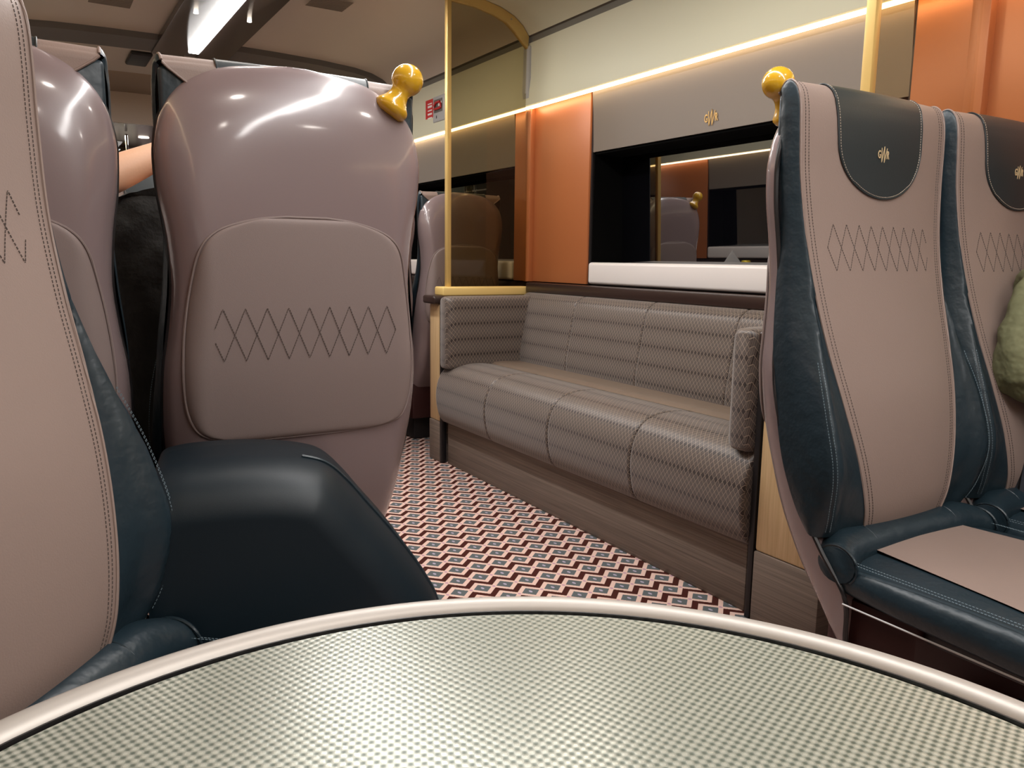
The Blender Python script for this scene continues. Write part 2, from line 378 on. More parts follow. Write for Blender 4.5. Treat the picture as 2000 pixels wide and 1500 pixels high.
def make_seat():
    root = thing('train_seat', '', 'seat')
    # shell
    zs = [a[0] for a in SH_W[::2]]; rings = []
    for z in zs:
        W = lerp(SH_W, z); n = lerp(SH_N, z); f = lerp(SH_F, z); ring = []
        for k in range(48):
            t = k / 48 * PI; c = math.cos(t)
            x = W * (1 if c > 0 else -1) * abs(c) ** 0.62 if k not in (0,) else W
            ring.append((x, shell_back(x, z), z))
        ring.append((-W, f, z)); ring[0] = (W, f, z)
        for k in range(1, 6): ring.append((-W + 2 * W * k / 6, f, z))
        rings.append(ring)
    mb = MB().grid(rings, cv=True, capu=True)
    sh = mb.build('shell', M['shell'], root, angle=55)
    mb = MB()
    for sgn in (-1, 1):
      mb = MB(); mb.tube([(sgn * (lerp(SH_W, z) - 0.0015), lerp(SH_F, z) - 0.003, z) for z in [0.25 + 0.01 * i for i in range(97)]], 0.0045, 6); mb.build('edge_trim', M['black'], root)
    # padded panel on the back of the shell
    PW = [(0.624, .05), (0.626, .10), (0.632, .155), (0.642, .182), (0.66, .196), (0.69, .205), (0.74, .2085), (0.80, .206), (0.86, .199), (0.91, .190), (0.945, .182), (0.968, .172), (0.984, .158), (0.996, .138), (1.006, .108), (1.013, .075), (1.017, .035)]
    rows = cr(PW, 4); P = []; z0, z1 = rows[0][0], rows[-1][0]
    for z, wv in rows:
        r_ = []
        for k in range(41):
            a = -1 + k / 20; uu = math.sin(a * PI / 2); x = uu * wv
            edge = min((1 - abs(uu)) * wv, z - z0 + 0.0, (z1 - z) + 0.0)
            hgt = 0.009 * (1 - math.exp(-max(edge, 0) / 0.0035)) - 0.001
            lo = max(0, (0.80 - z)) * 0.02
            r_.append((x, shell_back(x, z) + hgt + lo, z))
        P.append(r_)
    bp_ = MB().grid(P).build('back_panel', M['shellpanel'], root, angle=70)
    def outy(x, z): return shell_back(x, z) + 0.009 + max(0, (0.80 - z)) * 0.02
    mb = MB()
    rim = [(r[0][0] * 1.003, shell_back(r[0][0], r[0][2]) + 0.003, r[0][2]) for r in P] + [(r[-1][0] * 1.003, shell_back(r[-1][0], r[-1][2]) + 0.003, r[-1][2]) for r in P[::-1]]
    mb.tube(rim, 0.0022, 6, closed=True); mb.build('panel_piping', M['shellpanel'], root)
    mb = MB()
    def diamonds(mb, hw, za, zb, cnt, yf, r=0.0008):
        p = 2 * hw / cnt; zm = (za + zb) / 2
        for ph in (0, 1):
            pts = []; x = -hw; pts.append((x, zm)); up_ = ph
            for k in range(cnt):
                xc = -hw + p * (k + 0.5); pts.append((xc, zb if (k + ph) % 2 == 0 else za)); pts.append((xc + p / 2, zm))
            fine = []
            for (xa, a), (xb, b_) in zip(pts, pts[1:]):
                for t in range(4): X_, Z_ = xa + (xb - xa) * t / 4, a + (b_ - a) * t / 4; fine.append((X_, yf(X_, Z_), Z_))
            dashes(mb, fine, r, 0.0032, 0.0016)
    diamonds(mb, 0.165, 0.772, 0.862, 9, lambda x, z: outy(x, z) + 0.0002)
    mb.build('back_stitching', M['thread'], root)
    # recess low on the shell
    MB().grid([[(x, shell_back(x, z) + 0.0015, z) for x in (0.075, 0.12, 0.165)] for z in (0.40, 0.44, 0.48, 0.52, 0.565)]).build('lower_back_cover', M['shell'], root)

    # front upholstery rows: yC, ys, z, ws, wc, yc, wo, yb, zb
    R_ = [(-.160, -.155, .470, .118, .208, -.148, .232, -.115, .475), (-.170, -.162, .52, .130, .225, -.166, .238, -.090, .52), (-.165, -.155, .60, .148, .236, -.176, .243, -.060, .60),
          (-.146, -.132, .70, .170, .232, -.148, .241, -.036, .70), (-.115, -.102, .80, .186, .216, -.108, .236, -.018, .80), (-.086, -.073, .90, .195, .206, -.073, .226, -.007, .90),
          (-.064, -.051, 1.0, .203, .209, -.050, .222, -.004, 1.0), (-.051, -.039, 1.1, .212, .2165, -.037, .228, .000, 1.1), (-.046, -.035, 1.18, .216, .2205, -.033, .230, .002, 1.18),
          (-.041, -.032, 1.225, .217, .2215, -.030, .230, .004, 1.21), (-.031, -.025, 1.253, .217, .2215, -.023, .229, .004, 1.222), (-.013, -.011, 1.268, .217, .2215, -.010, .228, .005, 1.232),
          (.004, .004, 1.268, .216, .2205, .002, .226, .007, 1.242), (.013, .013, 1.258, .215, .219, .011, .223, .010, 1.250)]
    rows = cr(R_, 6)
    def front_y(x, z):
        lo_ = rows[0]; hi_ = rows[0]
        for r, r2 in zip(rows[:-26], rows[1:-25]):
            if r[2] <= z: lo_, hi_ = r, r2
        f_ = (z - lo_[2]) / max(1e-6, hi_[2] - lo_[2]); a = [p + (q_ - p) * f_ for p, q_ in zip(lo_, hi_)]; u_ = min(1, abs(x) / a[3])
        return a[0] + (a[1] - a[0]) * u_ ** 2.2
    P = []
    for r in rows:
        yC, ys, z, ws = r[:4]; P.append([(ws * (-1 + k / 12), yC + (ys - yC) * abs(-1 + k / 12) ** 2.2, z + 0.003 * (1 - abs(-1 + k / 12) ** 2) * (1 if z > 1.24 else 0)) for k in range(25)])
    # wrap down the back of the headrest, its sides running in diagonally
    for dz, ws in ((0.004, .216), (-.004, .207), (-.020, .184), (-.038, .158), (-.058, .130)):
        P.append([(ws * (-1 + k / 12), .0185, 1.250 + dz) for k in range(25)])
    MB().grid(P).build('backrest_cover', M['taupe'], root, angle=60)
    for sgn in (-1, 1): MB().tube([(sgn * ws, .0195, 1.250 + dz) for dz, ws in ((0.004, .216), (-.004, .207), (-.020, .184), (-.038, .158), (-.058, .130))], .0022, 6).build('wrap_piping', M['taupe'], root)
    mb = MB().box((-.222, .000, 1.02), (.222, .0155, 1.250), 0.008, 3); mb.build('headrest_back', M['navy'], root)
    for sgn in (-1, 1):
        P = []
        for yC, ys, z, ws, wc, yc, wo, yb, zb in rows:
            zc = z + (zb - z) * 0.15
            ctl = [(ws, ys, z), (wc, yc, z), (wo, (yc * 0.45 + yb * 0.55), (z + zb) / 2 if z > 1.2 else z), (wo - 0.004, yb, zb)]
            if wc - ws > 0.012:
                ctl.insert(1, ((ws + wc) / 2, min(ys, yc) * 0.93 - 0.000, z))
            P.append([(sgn * a, b_, c) for a, b_, c in cr(ctl, 5)])
        mx_ = max(len(p) for p in P)
        def resamp(p, n):
            out = []; L_ = [0]
            for a, b_ in zip(p, p[1:]): L_.append(L_[-1] + (Vector(b_) - Vector(a)).length)
            for i in range(n):
                t = L_[-1] * i / (n - 1); k = max(j_ for j_ in range(len(L_)) if L_[j_] <= t + 1e-12); k = min(k, len(p) - 2)
                f_ = (t - L_[k]) / max(1e-9, L_[k + 1] - L_[k]); out.append(tuple(Vector(p[k]).lerp(Vector(p[k + 1]), min(1, f_))))
            return out
        P = [resamp(p, 20) for p in P]
        # close the underside
        lowc = [(x, y, z) for x, y, z in P[0]]
        MB().grid(P).build('side_bolster', M['navy'], root, angle=60)
    # piping and seam stitches
    ms = MB()
    for sgn in (-1, 1):
        mb = MB(); mb.tube([(sgn * (r[3] + .001), r[1] - .0005, r[2] + (0.001 if r[2] > 1.25 else 0)) for r in rows], 0.0024, 6); mb.build('seam_piping', M['taupe'], root)
    for sgn in (-1, 1):
        for off in (0.010, 0.018):
            pts = []
            for r in rows[:-8]:
                x = r[3] - off; u_ = x / r[3]; pts.append((sgn * x, r[0] + (r[1] - r[0]) * u_ ** 2.2 - 0.0004, r[2]))
            dashes(ms, pts, 0.0007, 0.0034, 0.002)
    diamonds(ms, 0.155, 0.938, 1.022, 9, lambda x, z: front_y(x, z) - 0.0006, 0.0006)
    ms.build('front_stitching', M['thread'], root)
    for sgn in (-1, 1):
        ms = MB()
        for off in (0, 0.007):
            dashes(ms, [(sgn * (r[4] + 0.002 + off), r[5] - 0.0012 + off * 0.5, r[2]) for r in rows[2:24]], 0.0006, 0.0032, 0.002)
        ms.build('bolster_stitching', M['threadnavy'], root)
    # headrest patch with its emblem
    base_rows = cr(R_, 30); k0 = len(base_rows) * 9 // 13
    def at(z):
        for r, r2 in zip(base_rows[:k0], base_rows[1:k0 + 1]):
            if r[2] <= z <= r2[2]: f_ = (z - r[2]) / max(1e-6, r2[2] - r[2]); return [p + (q_ - p) * f_ for p, q_ in zip(r, r2)][:4]
    fine = []; hws = []
    for k in range(15):
        t_ = (1 - math.cos(PI / 2 * k / 14)); dz = .105 * t_; fine.append(at(1.0725 + dz)); hws.append(.126 * math.sqrt(max(0.0004, 1 - (1 - t_) ** 2.1)))
    for r in rows:
        if r[2] > 1.181 or (fine[-1][2] > 1.2): fine.append(r[:4]); hws.append(.126 + .07 * min(.09, max(0, r[2] - 1.1775)))
    pr = []
    for i, ((yC, ys, z, ws), hw) in enumerate(zip(fine, hws)):
        a = fine[max(i - 1, 0)]; b_ = fine[min(i + 1, len(fine) - 1)]; ty, tz = b_[0] - a[0], b_[2] - a[2]; L_ = math.hypot(ty, tz) or 1
        ny, nz_ = -tz / L_, ty / L_
        pr.append([(hw * (-1 + k / 8), yC + (ys - yC) * abs(hw * (-1 + k / 8) / ws) ** 2.2 + ny * 0.0022, z + nz_ * 0.0022 + 0.003 * (1 - abs(hw * (-1 + k / 8) / ws) ** 2) * (1 if z > 1.24 else 0)) for k in range(17)])
    for dz, hh_ in ((-.012, .132), (-.030, .130), (-.055, .128)): pr.append([(hh_ * (-1 + k / 8), .0205, 1.250 + dz) for k in range(17)])
    patch = MB().grid(pr).build('headrest_patch', M['navyhead'], root, angle=60)
    mb = MB(); edge = [r[0] for r in pr[::-1]] + [r[-1] for r in pr[1:]]
    mb.tube(edge, 0.0016, 6); mb.build('patch_piping', M['navyhead'], root)
    mb = MB(); dashes(mb, [(x * 0.965, y - 0.0010, z + 0.003 * (z < 1.1)) for x, y, z in edge], 0.0006, 0.003, 0.002); mb.build('patch_stitching', M['threadlight'], root)
    logo(root, (0.0, front_y(0, 1.155) - 0.0036, 1.155), (1, 0, 0), (0, 0, 1), (0, -1, 0), 0.034, M['logogold'])
    # seat cushion
    def sup(cx_, cz, hx, hz, n, N_=36):
        o_ = []
        for k in range(N_):
            t = 2 * PI * k / N_; c, s_ = math.cos(t), math.sin(t)
            o_.append((cx_ + hx * math.copysign(abs(c) ** (2 / n), c), cz + hz * math.copysign(abs(s_) ** (2 / n), s_)))
        return o_
    P = []
    for y, hx, cz, hz in cr([(-.14, .214, .405, .030), (-.20, .222, .406, .034), (-.30, .232, .405, .038), (-.42, .236, .404, .040), (-.50, .234, .400, .042), (-.545, .228, .394, .038), (-.568, .219, .385, .028), (-.574, .210, .38, .018)], 4):
        P.append([(x, y, z + 0.006 * (1 - (x / hx) ** 2) * (z > cz)) for x, z in sup(0, cz, hx, hz, 4.5)])
    cu_ = MB().grid(P, cv=True, capu=True).build('seat_cushion', M['navy'], root, angle=60)
    P = []
    for k in range(25):
        y = -.185 - .325 * k / 24; hw = .135 + .045 * k / 24; i = k / 24
        P.append([(hw * (-1 + j_ / 10), y, .4432 + 0.0062 * (1 - (hw * (-1 + j_ / 10) / .24) ** 2) - 0.004 * max(0, (i - .75) * 4) ** 2 + .0016) for j_ in range(21)])
    MB().grid(P).build('seat_panel', M['taupe'], root, angle=60)
    for sgn in (-1, 1):
        ms = MB()
        for off in (0, .007): dashes(ms, [(sgn * (.221 - off), y, .4415 + .0012 + off * .22) for y in [-.18 - .01 * k for k in range(36)]], 0.0007, 0.0034, 0.002)
        ms.build('cushion_stitching', M['threadnavy'], root)
    # rolled bolster at the back of the seat, its ends dropping forward
    P = []
    for k in range(41):
        a = -1 + k / 20; x = .224 * a; e = max(0, abs(a) - .72) / .28; rr_ = .038 * (1 - .10 * e * e) * (.93 if abs(a) > .985 else 1)
        P.append([(x, -.150 - .006 * abs(a) - .022 * e ** 2 + rr_ * 1.15 * math.cos(t), .442 - .010 * e ** 2 + rr_ * math.sin(t)) for t in [2 * PI * j_ / 20 for j_ in range(20)]])
    MB().grid(P, cv=True, capu=True).build('lumbar_roll', M['navy'], root, angle=60)
    for x in (-.125, .125): MB().tube([(x, -.151 + .0442 * math.cos(t), .442 + .0385 * math.sin(t)) for t in [PI * (0.25 + 0.85 * j_ / 14) for j_ in range(15)]], 0.0012, 5).build('roll_seam', M['navy'], root)
    for x in (-.2215, .2215): MB().tube([(x, -.178 + .040 * math.cos(t), .432 + .0345 * math.sin(t)) for t in [PI * (0.15 + 1.1 * j_ / 16) for j_ in range(17)]], 0.0026, 6).build('roll_piping', M['navy'], root)
    # base under the cushion
    mb = MB(); mb.box((-.20, -.32, .12), (.20, -.15, .372), .012)
    mb.build('seat_base', M['maroon'], root)
    MB().box((-.17, -.46, 0.0), (.17, -.20, .14), .01).build('seat_pedestal', M['black'], root); MB().box((-.185, -.52, .34), (.185, -.322, .372), .006).build('seat_pan', M['black'], root)
    for x in (-.228, .228): MB().tube([(x, y, .3695) for y in (-.20, -.30, -.45, -.53)], .0018, 5).build('cushion_edge_trim', M['grey'], root)
    return root

def knob(parent, sgn):
    # handhold on the shell's top corner, on the local side sgn
    base = Vector((sgn * .172, .030, 1.224)); dirv = Vector((sgn * .50, .10, .86)).normalized()
    prof = [(.022, -.016), (.030, -.010), (.0325, -.002), (.031, .003), (.025, .010), (.0205, .018), (.0180, .026), (.0180, .032), (.0205, .038)]
    c0 = .058; R0 = .0290
    for k in range(1, 17):
        a = PI * (0.74 - 0.74 * k / 16); prof.append((R0 * math.sin(a) if k < 16 else 0.0002, c0 + R0 * math.cos(a)))
    return MB().lathe(prof, base, 32, dirv).build('grab_knob', M['yellow'], parent, angle=60)

G_ = 'taupe and navy leather train seats'
seat0 = make_seat()
def put(x, y, face, label, kn=None, first=[True]):
    o = seat0 if first[0] else copy_tree(seat0)
    first[0] = False
    for ch in list(o.children):
        if ch.name.startswith('grab_knob'): bpy.data.objects.remove(ch)
    o.location = (x, y, 0); o.rotation_euler = (0, 0, face); o['label'] = label; o['group'] = G_
    if kn: knob(o, kn)
    return o
# facing = 0 looks towards -y, PI looks towards +y
SX = (1.392, 1.879); LX = (0.421, -0.098)
put(SX[0], 1.0, 0, 'leather seat on the right facing us, whole front visible, between sofa and seat with passenger', -1)
put(SX[1], 1.0, 0, 'leather train seat at the right edge, with the olive-sleeved passenger in it')
put(-0.145, 1.034, math.radians(50), 'nearest leather seat at the left edge, turned towards the round table')
put(LX[0], 1.440, PI, 'large mauve seat back in the centre left with a yellow knob on its corner', -1)
put(LX[1], 1.455, PI, 'mauve seat back half hidden behind the nearest left seat, without a knob')
put(LX[0], 3.07, 0, 'far seat facing us, headrest letter seen in the gap between mauve seat backs')
put(SX[0] - .02, 3.56, PI, 'small far mauve seat back just left of the gold partition pole', 1)
put(SX[1] - .02, 3.56, PI, 'far seat back seen darkly through the smoked glass screen by the window')

# ------------------------------------------------------------------ the carriage shell
YB, YE, YV = -2.6, 6.7, 8.2
XC = 0.90
WIN = [(-.71, .76), (1.385, 2.85), (3.48, 4.94)]
PIL = [(-1.33, -.71), (.76, 1.385), (2.85, 3.48), (4.94, 5.56)]
struct(MB().box((-.5, YB, -.05), (2.3, YV, 0)).build('floor', M['carpet'], smooth=False))
WX, PX = 2.12, 2.30
def wall(side, sgn):
    fx = lambda x: x if sgn > 0 else 2 * XC - x
    def bx(mb, x0, y0, z0, x1, y1, z1, r=0, seg=2):
        a, b_ = sorted((fx(x0), fx(x1))); return mb.box((a, y0, z0), (b_, y1, z1), r, seg)
    w_ = struct(bx(MB(), 2.15, YB, 0, 2.40, YE, .845).build('wall_' + side, M['darkwall'], smooth=False))
    for la, lb, lx in ((YB, 1.385, 2.135), (1.385, 3.262, 2.06), (3.262, YE, 2.135)) if sgn > 0 else ((YB, YE, 2.135),):
        mb = MB(); bx(mb, lx, la, .796, 2.20, lb, .842, .006); mb.build('ledge', M['ledge'], w_)
    for y0, y1 in PIL:
        mb = MB(); bx(mb, WX, y0 + .004, .846, 2.16, y1 - .004, 1.668, .003); mb.build('pillar_panel', M['orange'], w_)
    ends = [(YB, -1.33)] + WIN + [(5.56, YE)]
    for i, (y0, y1) in enumerate(ends):
        # header panel curving in slightly at the top
        P = []
        for k in range(9):
            t = k / 8; z = 1.415 + (1.668 - 1.415) * t; x = WX + .012 - .012 * t ** 2
            P.append([(fx(x), y0 + .006, z), (fx(x), y1 - .006, z), (fx(2.20), y1 - .006, z), (fx(2.20), y0 + .006, z)])
        hp = MB().grid(P, cv=True, capu=True).build('header_panel', M['header'], w_, angle=30)
        if sgn > 0 and i == 2: logo(hp, (WX - .0005 + .009, 2.145, 1.463), (0, -1, 0), (0, 0, 1), (-1, 0, 0), .066, M['logowall'])
    for y0, y1 in PIL: bx(MB(), 2.13, y0 - .006, .846, 2.17, y0 + .006, 1.67).build('panel_gap', M['black'], w_, smooth=False); bx(MB(), 2.13, y1 - .006, .846, 2.17, y1 + .006, 1.67).build('panel_gap', M['black'], w_, smooth=False)
    # black outer skin, the window reveals are cut into it
    bx(MB(), 2.31 + .04, YB, .8, 2.42, YE, 1.75).build('outer_skin', M['black'], w_, smooth=False)
    # upper panel, groove and curved ceiling edge
    prof = [(2.150, 1.669), (2.084, 1.669), (2.079, 1.674), (2.079, 1.735), (2.088, 1.80), (2.088, 1.955)]
    P = [[(fx(x), y, z) for x, z in prof] for y in (YB, YE)]
    MB().grid(P).build('upper_panel', M['cream'], w_, angle=12)
    P = [[(fx(x), y, z) for x, z in [(2.088, 1.955), (2.097, 1.958), (2.097, 1.985), (2.082, 1.99)]] for y in (YB, YE)]
    MB().grid(P).build('groove', M['groove'], w_, smooth=False)
    return fx, bx, w_
fxr, bxr, wr = wall('right', 1)
fxl, bxl, wl = wall('left', -1)
nwin = 0
for fx, bx, sgn in ((fxr, bxr, 1), (fxl, bxl, -1)):
    for y0, y1 in WIN + [(YB, -1.33)]:
        nwin += 1
        # frame: black reveal box around the pane, white sill below
        mb = MB()
        bx(mb, 2.14, y0, 1.405, 2.345, y1, 1.44); bx(mb, 2.14, y0, .86, 2.345, y0 + .012, 1.44); bx(mb, 2.14, y1 - .012, .86, 2.345, y1, 1.44); bx(mb, 2.16, y0, .85, 2.345, y1, .90)
        wn = struct(mb.build('window_%d' % nwin, M['reveal'], smooth=False))
        tilt = math.radians(1.5) * sgn
        zc, hz = 1.16, .27
        cx_ = fx(PX); P = []
        for z in (zc - hz, zc + hz):
            dx = -(z - zc) * math.tan(tilt)
            P.append([(cx_ + dx, y0 + .01, z), (cx_ + dx, y1 - .01, z)])
        P2 = [[(x + .006 * sgn, y, z) for x, y, z in r] for r in P]
        mb = MB(); a = P[0] + P[1][::-1]; b_ = P2[0] + P2[1][::-1]; mb.grid([a, b_], cv=True, capu=True); mb.build('window_pane', M['pane'], wn, smooth=False)
        mb = MB(); bx(mb, WX - .006, y0 + .012, .848, 2.31, y1 - .012, .943, .014, 4); mb.build('window_sill', M['white'], wn)
# warm strips
for fx, side in ((fxr, 'right'), (fxl, 'left')):
    a, b_ = sorted((fx(2.084), fx(2.102)))
    o = MB().box((a, YB + .02, 1.659), (b_, 6.5, 1.668)).build('light_strip', M['warmstrip'], smooth=False)
    tag(o, 'thin warm glowing light strip running along the %s wall above the windows' % side, 'light strip')
# ceiling
prof = [(2.082, 1.99), (2.05, 2.03), (2.0, 2.065), (1.93, 2.092), (1.82, 2.112), (1.6, 2.128), (1.35, 2.136), (1.105, 2.140)]
full = prof + [(2 * XC - x, z) for x, z in prof[::-1]]
cl_ = struct(MB().grid([[(x, y, z) for x, z in full] for y in (YB, YE)]).build('ceiling', M['ceiling'], angle=50))
# near bay: the ceiling's lit greenish tone put into a cream sheet
P = [[(x, y, z - .003) for x, z in prof] for y in (YB, 3.30)]
MB().grid(P).build('lit_ceiling_sheet', M['cream'], cl_, angle=50)
for xx, yy in ((.42, 4.28), (1.30, 3.75), (1.30, 1.9), (.42, 1.9)):
    if True:
        mb = MB()
        for k in range(12): mb.box((xx - .09, yy + .014 * k, 2.126), (xx + .09, yy + .006 + .014 * k, 2.1285))
        mb.build('air_grille', M['grille'], cl_, smooth=False)
# ends of the saloon
struct(MB().box((-.5, YB - .05, 0), (2.3, YB, 2.2)).build('wall_back', M['header'], smooth=False))
mb = MB(); mb.box((-.5, YE, 1.915), (2.3, YE + .04, 2.25)); mb.box((-.5, YE - .05, 0), (.10, YE, 1.92)); mb.box((1.5, YE - .05, 0), (2.3, YE, 1.92))
wf = struct(mb.build('wall_front', M['ceiling'], smooth=False))
struct(MB().box((-.5, YE + .04, 1.915), (2.3, YV, 1.96)).build('ceiling_vestibule', M['brownceil'], smooth=False))
ve = struct(MB().box((-.5, YV, 0), (2.3, YV + .05, 2.0)).build('wall_end', M['greydark'], smooth=False))
for x0, x1, z0, z1, mt in ((.10, .72, 1.30, 1.72, 'bluegrey'), (.80, .93, 1.2, 1.84, 'cream2'), (.94, 1.06, 1.2, 1.84, 'lilac'), (.62, .79, 1.5, 1.86, 'cream2')):
    MB().box((x0, YV - .03, z0), (x1, YV - .001, z1), .002).build('end_panel', M[mt], ve)
struct(MB().box((-.5, YE + .04, 0), (-.35, YV, 1.915)).build('wall_vestibule_left', M['greydark'], smooth=False))
struct(MB().box((2.15, YE + .04, 0), (2.3, YV, 1.915)).build('wall_vestibule_right', M['greydark'], smooth=False))
dn = struct(MB().box((.64, 7.20, 0), (.665, 7.24, 1.90), .004).build('door_1', M['chrome']))
mb = MB(); mb.box((.74, 7.20, 0.0), (.757, 7.24, 1.90), .004); mb.build('door_rail', M['chrome'], dn)
MB().box((.665, 7.215, .05), (.74, 7.225, 1.85)).build('door_pane', M['glass'], dn, smooth=False)
for x, y, lb in ((.63, 7.22, 'leftmost, nearest of three'), (.90, 7.42, 'middle one of three'), (1.0, 8.05, 'farthest of three')):
    o = MB().lathe([(.0, 0), (.040, 0), (.040, -.004), (0, -.0045)], (x, y, 1.9145), 20).build('downlight', M['spot'])
    tag(o, 'small round downlight in the brown vestibule ceiling, ' + lb, 'downlight', 'vestibule downlights')
# bulkhead steps of the ceiling near the end of the saloon
def band(y0, y1, dz, mt):
    P = [[(x, y, z - d_) for x, z in full] for y, d_ in ((y0, 0), (y0 + .01, dz), (y1 - .01, dz), (y1, 0))]
    return MB().grid(P).build('ceiling_band', M[mt], cl_, angle=50)
band(4.90, 5.20, .03, 'greydark'); band(5.20, 5.95, .012, 'cream2'); band(5.95, YE, .008, 'beigeceil')
mb = MB().box((.60, 5.30, 2.105), (.72, 5.62, 2.130), .02, 4).build('ceiling_sensor', M['black'])
tag(mb, 'small black rounded sensor on the ceiling, left of the far end of the strip light', 'sensor')
# central ceiling light
t = thing('ceiling_light', 'long white strip light in a glossy brown housing along the ceiling', 'ceiling light', (XC, 1.3, 2.1))
mb = MB(); mb.box((-.205, YB - 1.3, .0), (-.030, 3.9, .035), .004); mb.box((.034, YB - 1.3, 0), (.205, 3.9, .035), .004); mb.box((-.03, YB - 1.3, .012), (.034, 3.9, .035)); mb.build('housing', M['housing'], t)
mb = MB(); mb.box((-.026, YB - 1.25, -.004), (.030, 3.75, .010), .004); mb.build('diffuser', M['coolstrip'], t)
for x in (-.125, .125):
    for y in (-2.9, -1.3, .3, 1.6, 2.93):
        MB().lathe([(0, .001), (.011, .001), (.011, -.002), (0, -.0025)], (x, y, 0), 16).build('spotlight', M['spot'], t)

# ------------------------------------------------------------------ partition screens at both ends of the sofa
def partition(name, label, y0, y1, yg, gm='glass'):
    t = thing(name, label, 'partition', (1.60, (y0 + y1) / 2, 0)); T = Vector(t.location)
    def L3(p): return (p[0] - T.x, p[1] - T.y, p[2] - T.z)
    def B_(mb, lo, hi, r=0, seg=2): return mb.box(L3(lo), L3(hi), r, seg)
    B_(MB(), (1.600, y0, .195), (2.10, y1, .745), .008).build('oak_panel', M['oak'], t)
    B_(MB(), (1.597, y0, 0), (2.10, y1, .195), .004).build('kick_panel', M['plinth'], t)
    B_(MB(), (1.565, y0 - .002, .745), (2.10, y1 + .004, .782), .010, 3).build('top_cap', M['ledge'], t)
    B_(MB(), (1.618, yg - .045, .780), (2.09, yg + .045, .822), .008, 3).build('gold_rail', M['goldcap'], t)
    B_(MB(), (1.655, yg - .013, .82), (1.677, yg + .013, 2.125), .003).build('pole', M['gold'], t)
    arc = [(1.10, 2.136), (1.35, 2.133), (1.6, 2.126), (1.82, 2.110), (1.93, 2.088), (2.0, 2.062), (2.05, 2.026), (2.083, 1.985)]
    # glass slab following the ceiling and wall
    out = [(1.672, .822)] + [(1.672, 2.12)] + [(x, z) for x, z in arc if x > 1.68] + [(2.086, 1.95), (2.075, 1.735), (2.075, 1.655), (2.112, 1.650), (2.115, .845), (2.09, .822)]
    a = [L3((x, yg - .004, z)) for x, z in out]; b_ = [L3((x, yg + .004, z)) for x, z in out]
    mb = MB(); mb.grid([a, b_], cv=True, capu=True); mb.build('glass_pane', M[gm], t, smooth=False)
    # gold arch
    inn = [(x - .010 - .032 * min(1, max(0, (x - 1.6) / .45)), z - .045 + .012 * min(1, max(0, (x - 1.6) / .45))) for x, z in arc]
    inn = inn[:-1] + [(2.078, 1.93)]
    P = []
    for (x, z), (xi, zi) in zip(arc[2:], inn[2:]):
        P.append([L3(p) for p in ((x, yg - .012, z), (xi, yg - .012, zi), (xi, yg + .012, zi), (x, yg + .012, z))])
    ar = MB().grid(P, cv=True, capu=True).build('arch', M['gold'], t, angle=30)
    MB().lathe([(0, 0), (.004, 0), (.004, .002), (0, .0022)], L3((1.985, yg - .012, 2.045)), 12, (0, -1, 0)).build('screw', M['chrome'], ar)
    # wall channels
    P = []
    for z, x in ((1.94, 2.094), (1.8, 2.092), (1.735, 2.090), (1.70, 2.096), (1.672, 2.128)):
        P.append([L3(p) for p in ((x - .016, yg - .026, z), (x - .016, yg + .026, z), (x, yg + .026, z), (x, yg - .026, z))])
    MB().grid(P, cv=True, capu=True).build('upper_channel', M['grey'], t, angle=20)
    B_(MB(), (2.092, yg - .024, .845), (2.125, yg + .024, 1.665), .003).build('lower_channel', M['orange'], t)
    return t
partition('partition_screen', 'smoked glass screen with gold pole and arch at the far end of the sofa', 3.262, 3.375, 3.315)
partition('partition_screen', 'glass screen with gold pole behind the right-hand seats, at the near sofa end', 1.165, 1.372, 1.19, 'clearglass')

# ------------------------------------------------------------------ sofa
SY0, SY1 = 1.395, 3.245
sf = thing('sofa', 'long brown patterned bench sofa with quilted sections against the right wall', 'sofa', (1.85, (SY0 + SY1) / 2, 0))
SFT = Vector(sf.location)
def prismY(mb, prof, y0, y1, r=0.012, uvs=(0, 0)):
    prof = cr(prof + [prof[0]], 5)[:-1]
    cx_ = sum(p[0] for p in prof) / len(prof); cz = sum(p[1] for p in prof) / len(prof)
    arc_ = [0]
    for a, b_ in zip(prof, prof[1:] + prof[:1]): arc_.append(arc_[-1] + math.hypot(a[0] - b_[0], a[1] - b_[1]))
    st = [(y0, r), (y0 + r * .15, r * .48), (y0 + r * .45, r * .18), (y0 + r, 0), (y0 + r + 1e-3, 0)] + [(y0 + r + (y1 - y0 - 2 * r) * k / 6, 0) for k in range(1, 6)] + [(y1 - r - 1e-3, 0), (y1 - r, 0), (y1 - r * .45, r * .18), (y1 - r * .15, r * .48), (y1, r)]
    P, U = [], []
    for y, ins in st:
        row, ur = [], []
        for k, (x, z) in enumerate(prof):
            dx, dz = cx_ - x, cz - z; L_ = math.hypot(dx, dz) or 1
            row.append((x + dx / L_ * ins - SFT.x, y - SFT.y, z + dz / L_ * ins)); ur.append((y, arc_[k]))
        ur.append((y, arc_[-1])); P.append(row); U.append(ur)
    mb.grid(P, cv=True, uv=U, capu=True); return mb
nsec = 4; LS = (SY1 - SY0) / nsec
front = [(1.86, .462), (1.76, .476), (1.68, .474), (1.615, .452), (1.580, .405), (1.566, .34), (1.572, .27), (1.592, .215), (1.63, .196), (1.75, .20), (1.88, .21), (1.90, .33)]
backp = [(2.035, .782), (2.062, .795), (2.095, .788), (2.10, .70), (2.10, .55), (2.06, .44), (1.985, .44), (1.968, .50), (1.982, .60), (2.000, .70), (2.015, .76)]
for k in range(nsec):
    y0 = SY0 + LS * k; e = .0005
    prismY(MB(), front, y0 + e, y0 + LS - e, .010).build('seat_cushion', M['sofa'], sf, angle=60)
    prismY(MB(), backp, y0 + e + (.0), y0 + LS - e, .009).build('back_cushion', M['sofa'], sf, angle=60)
mb = MB(); P = []
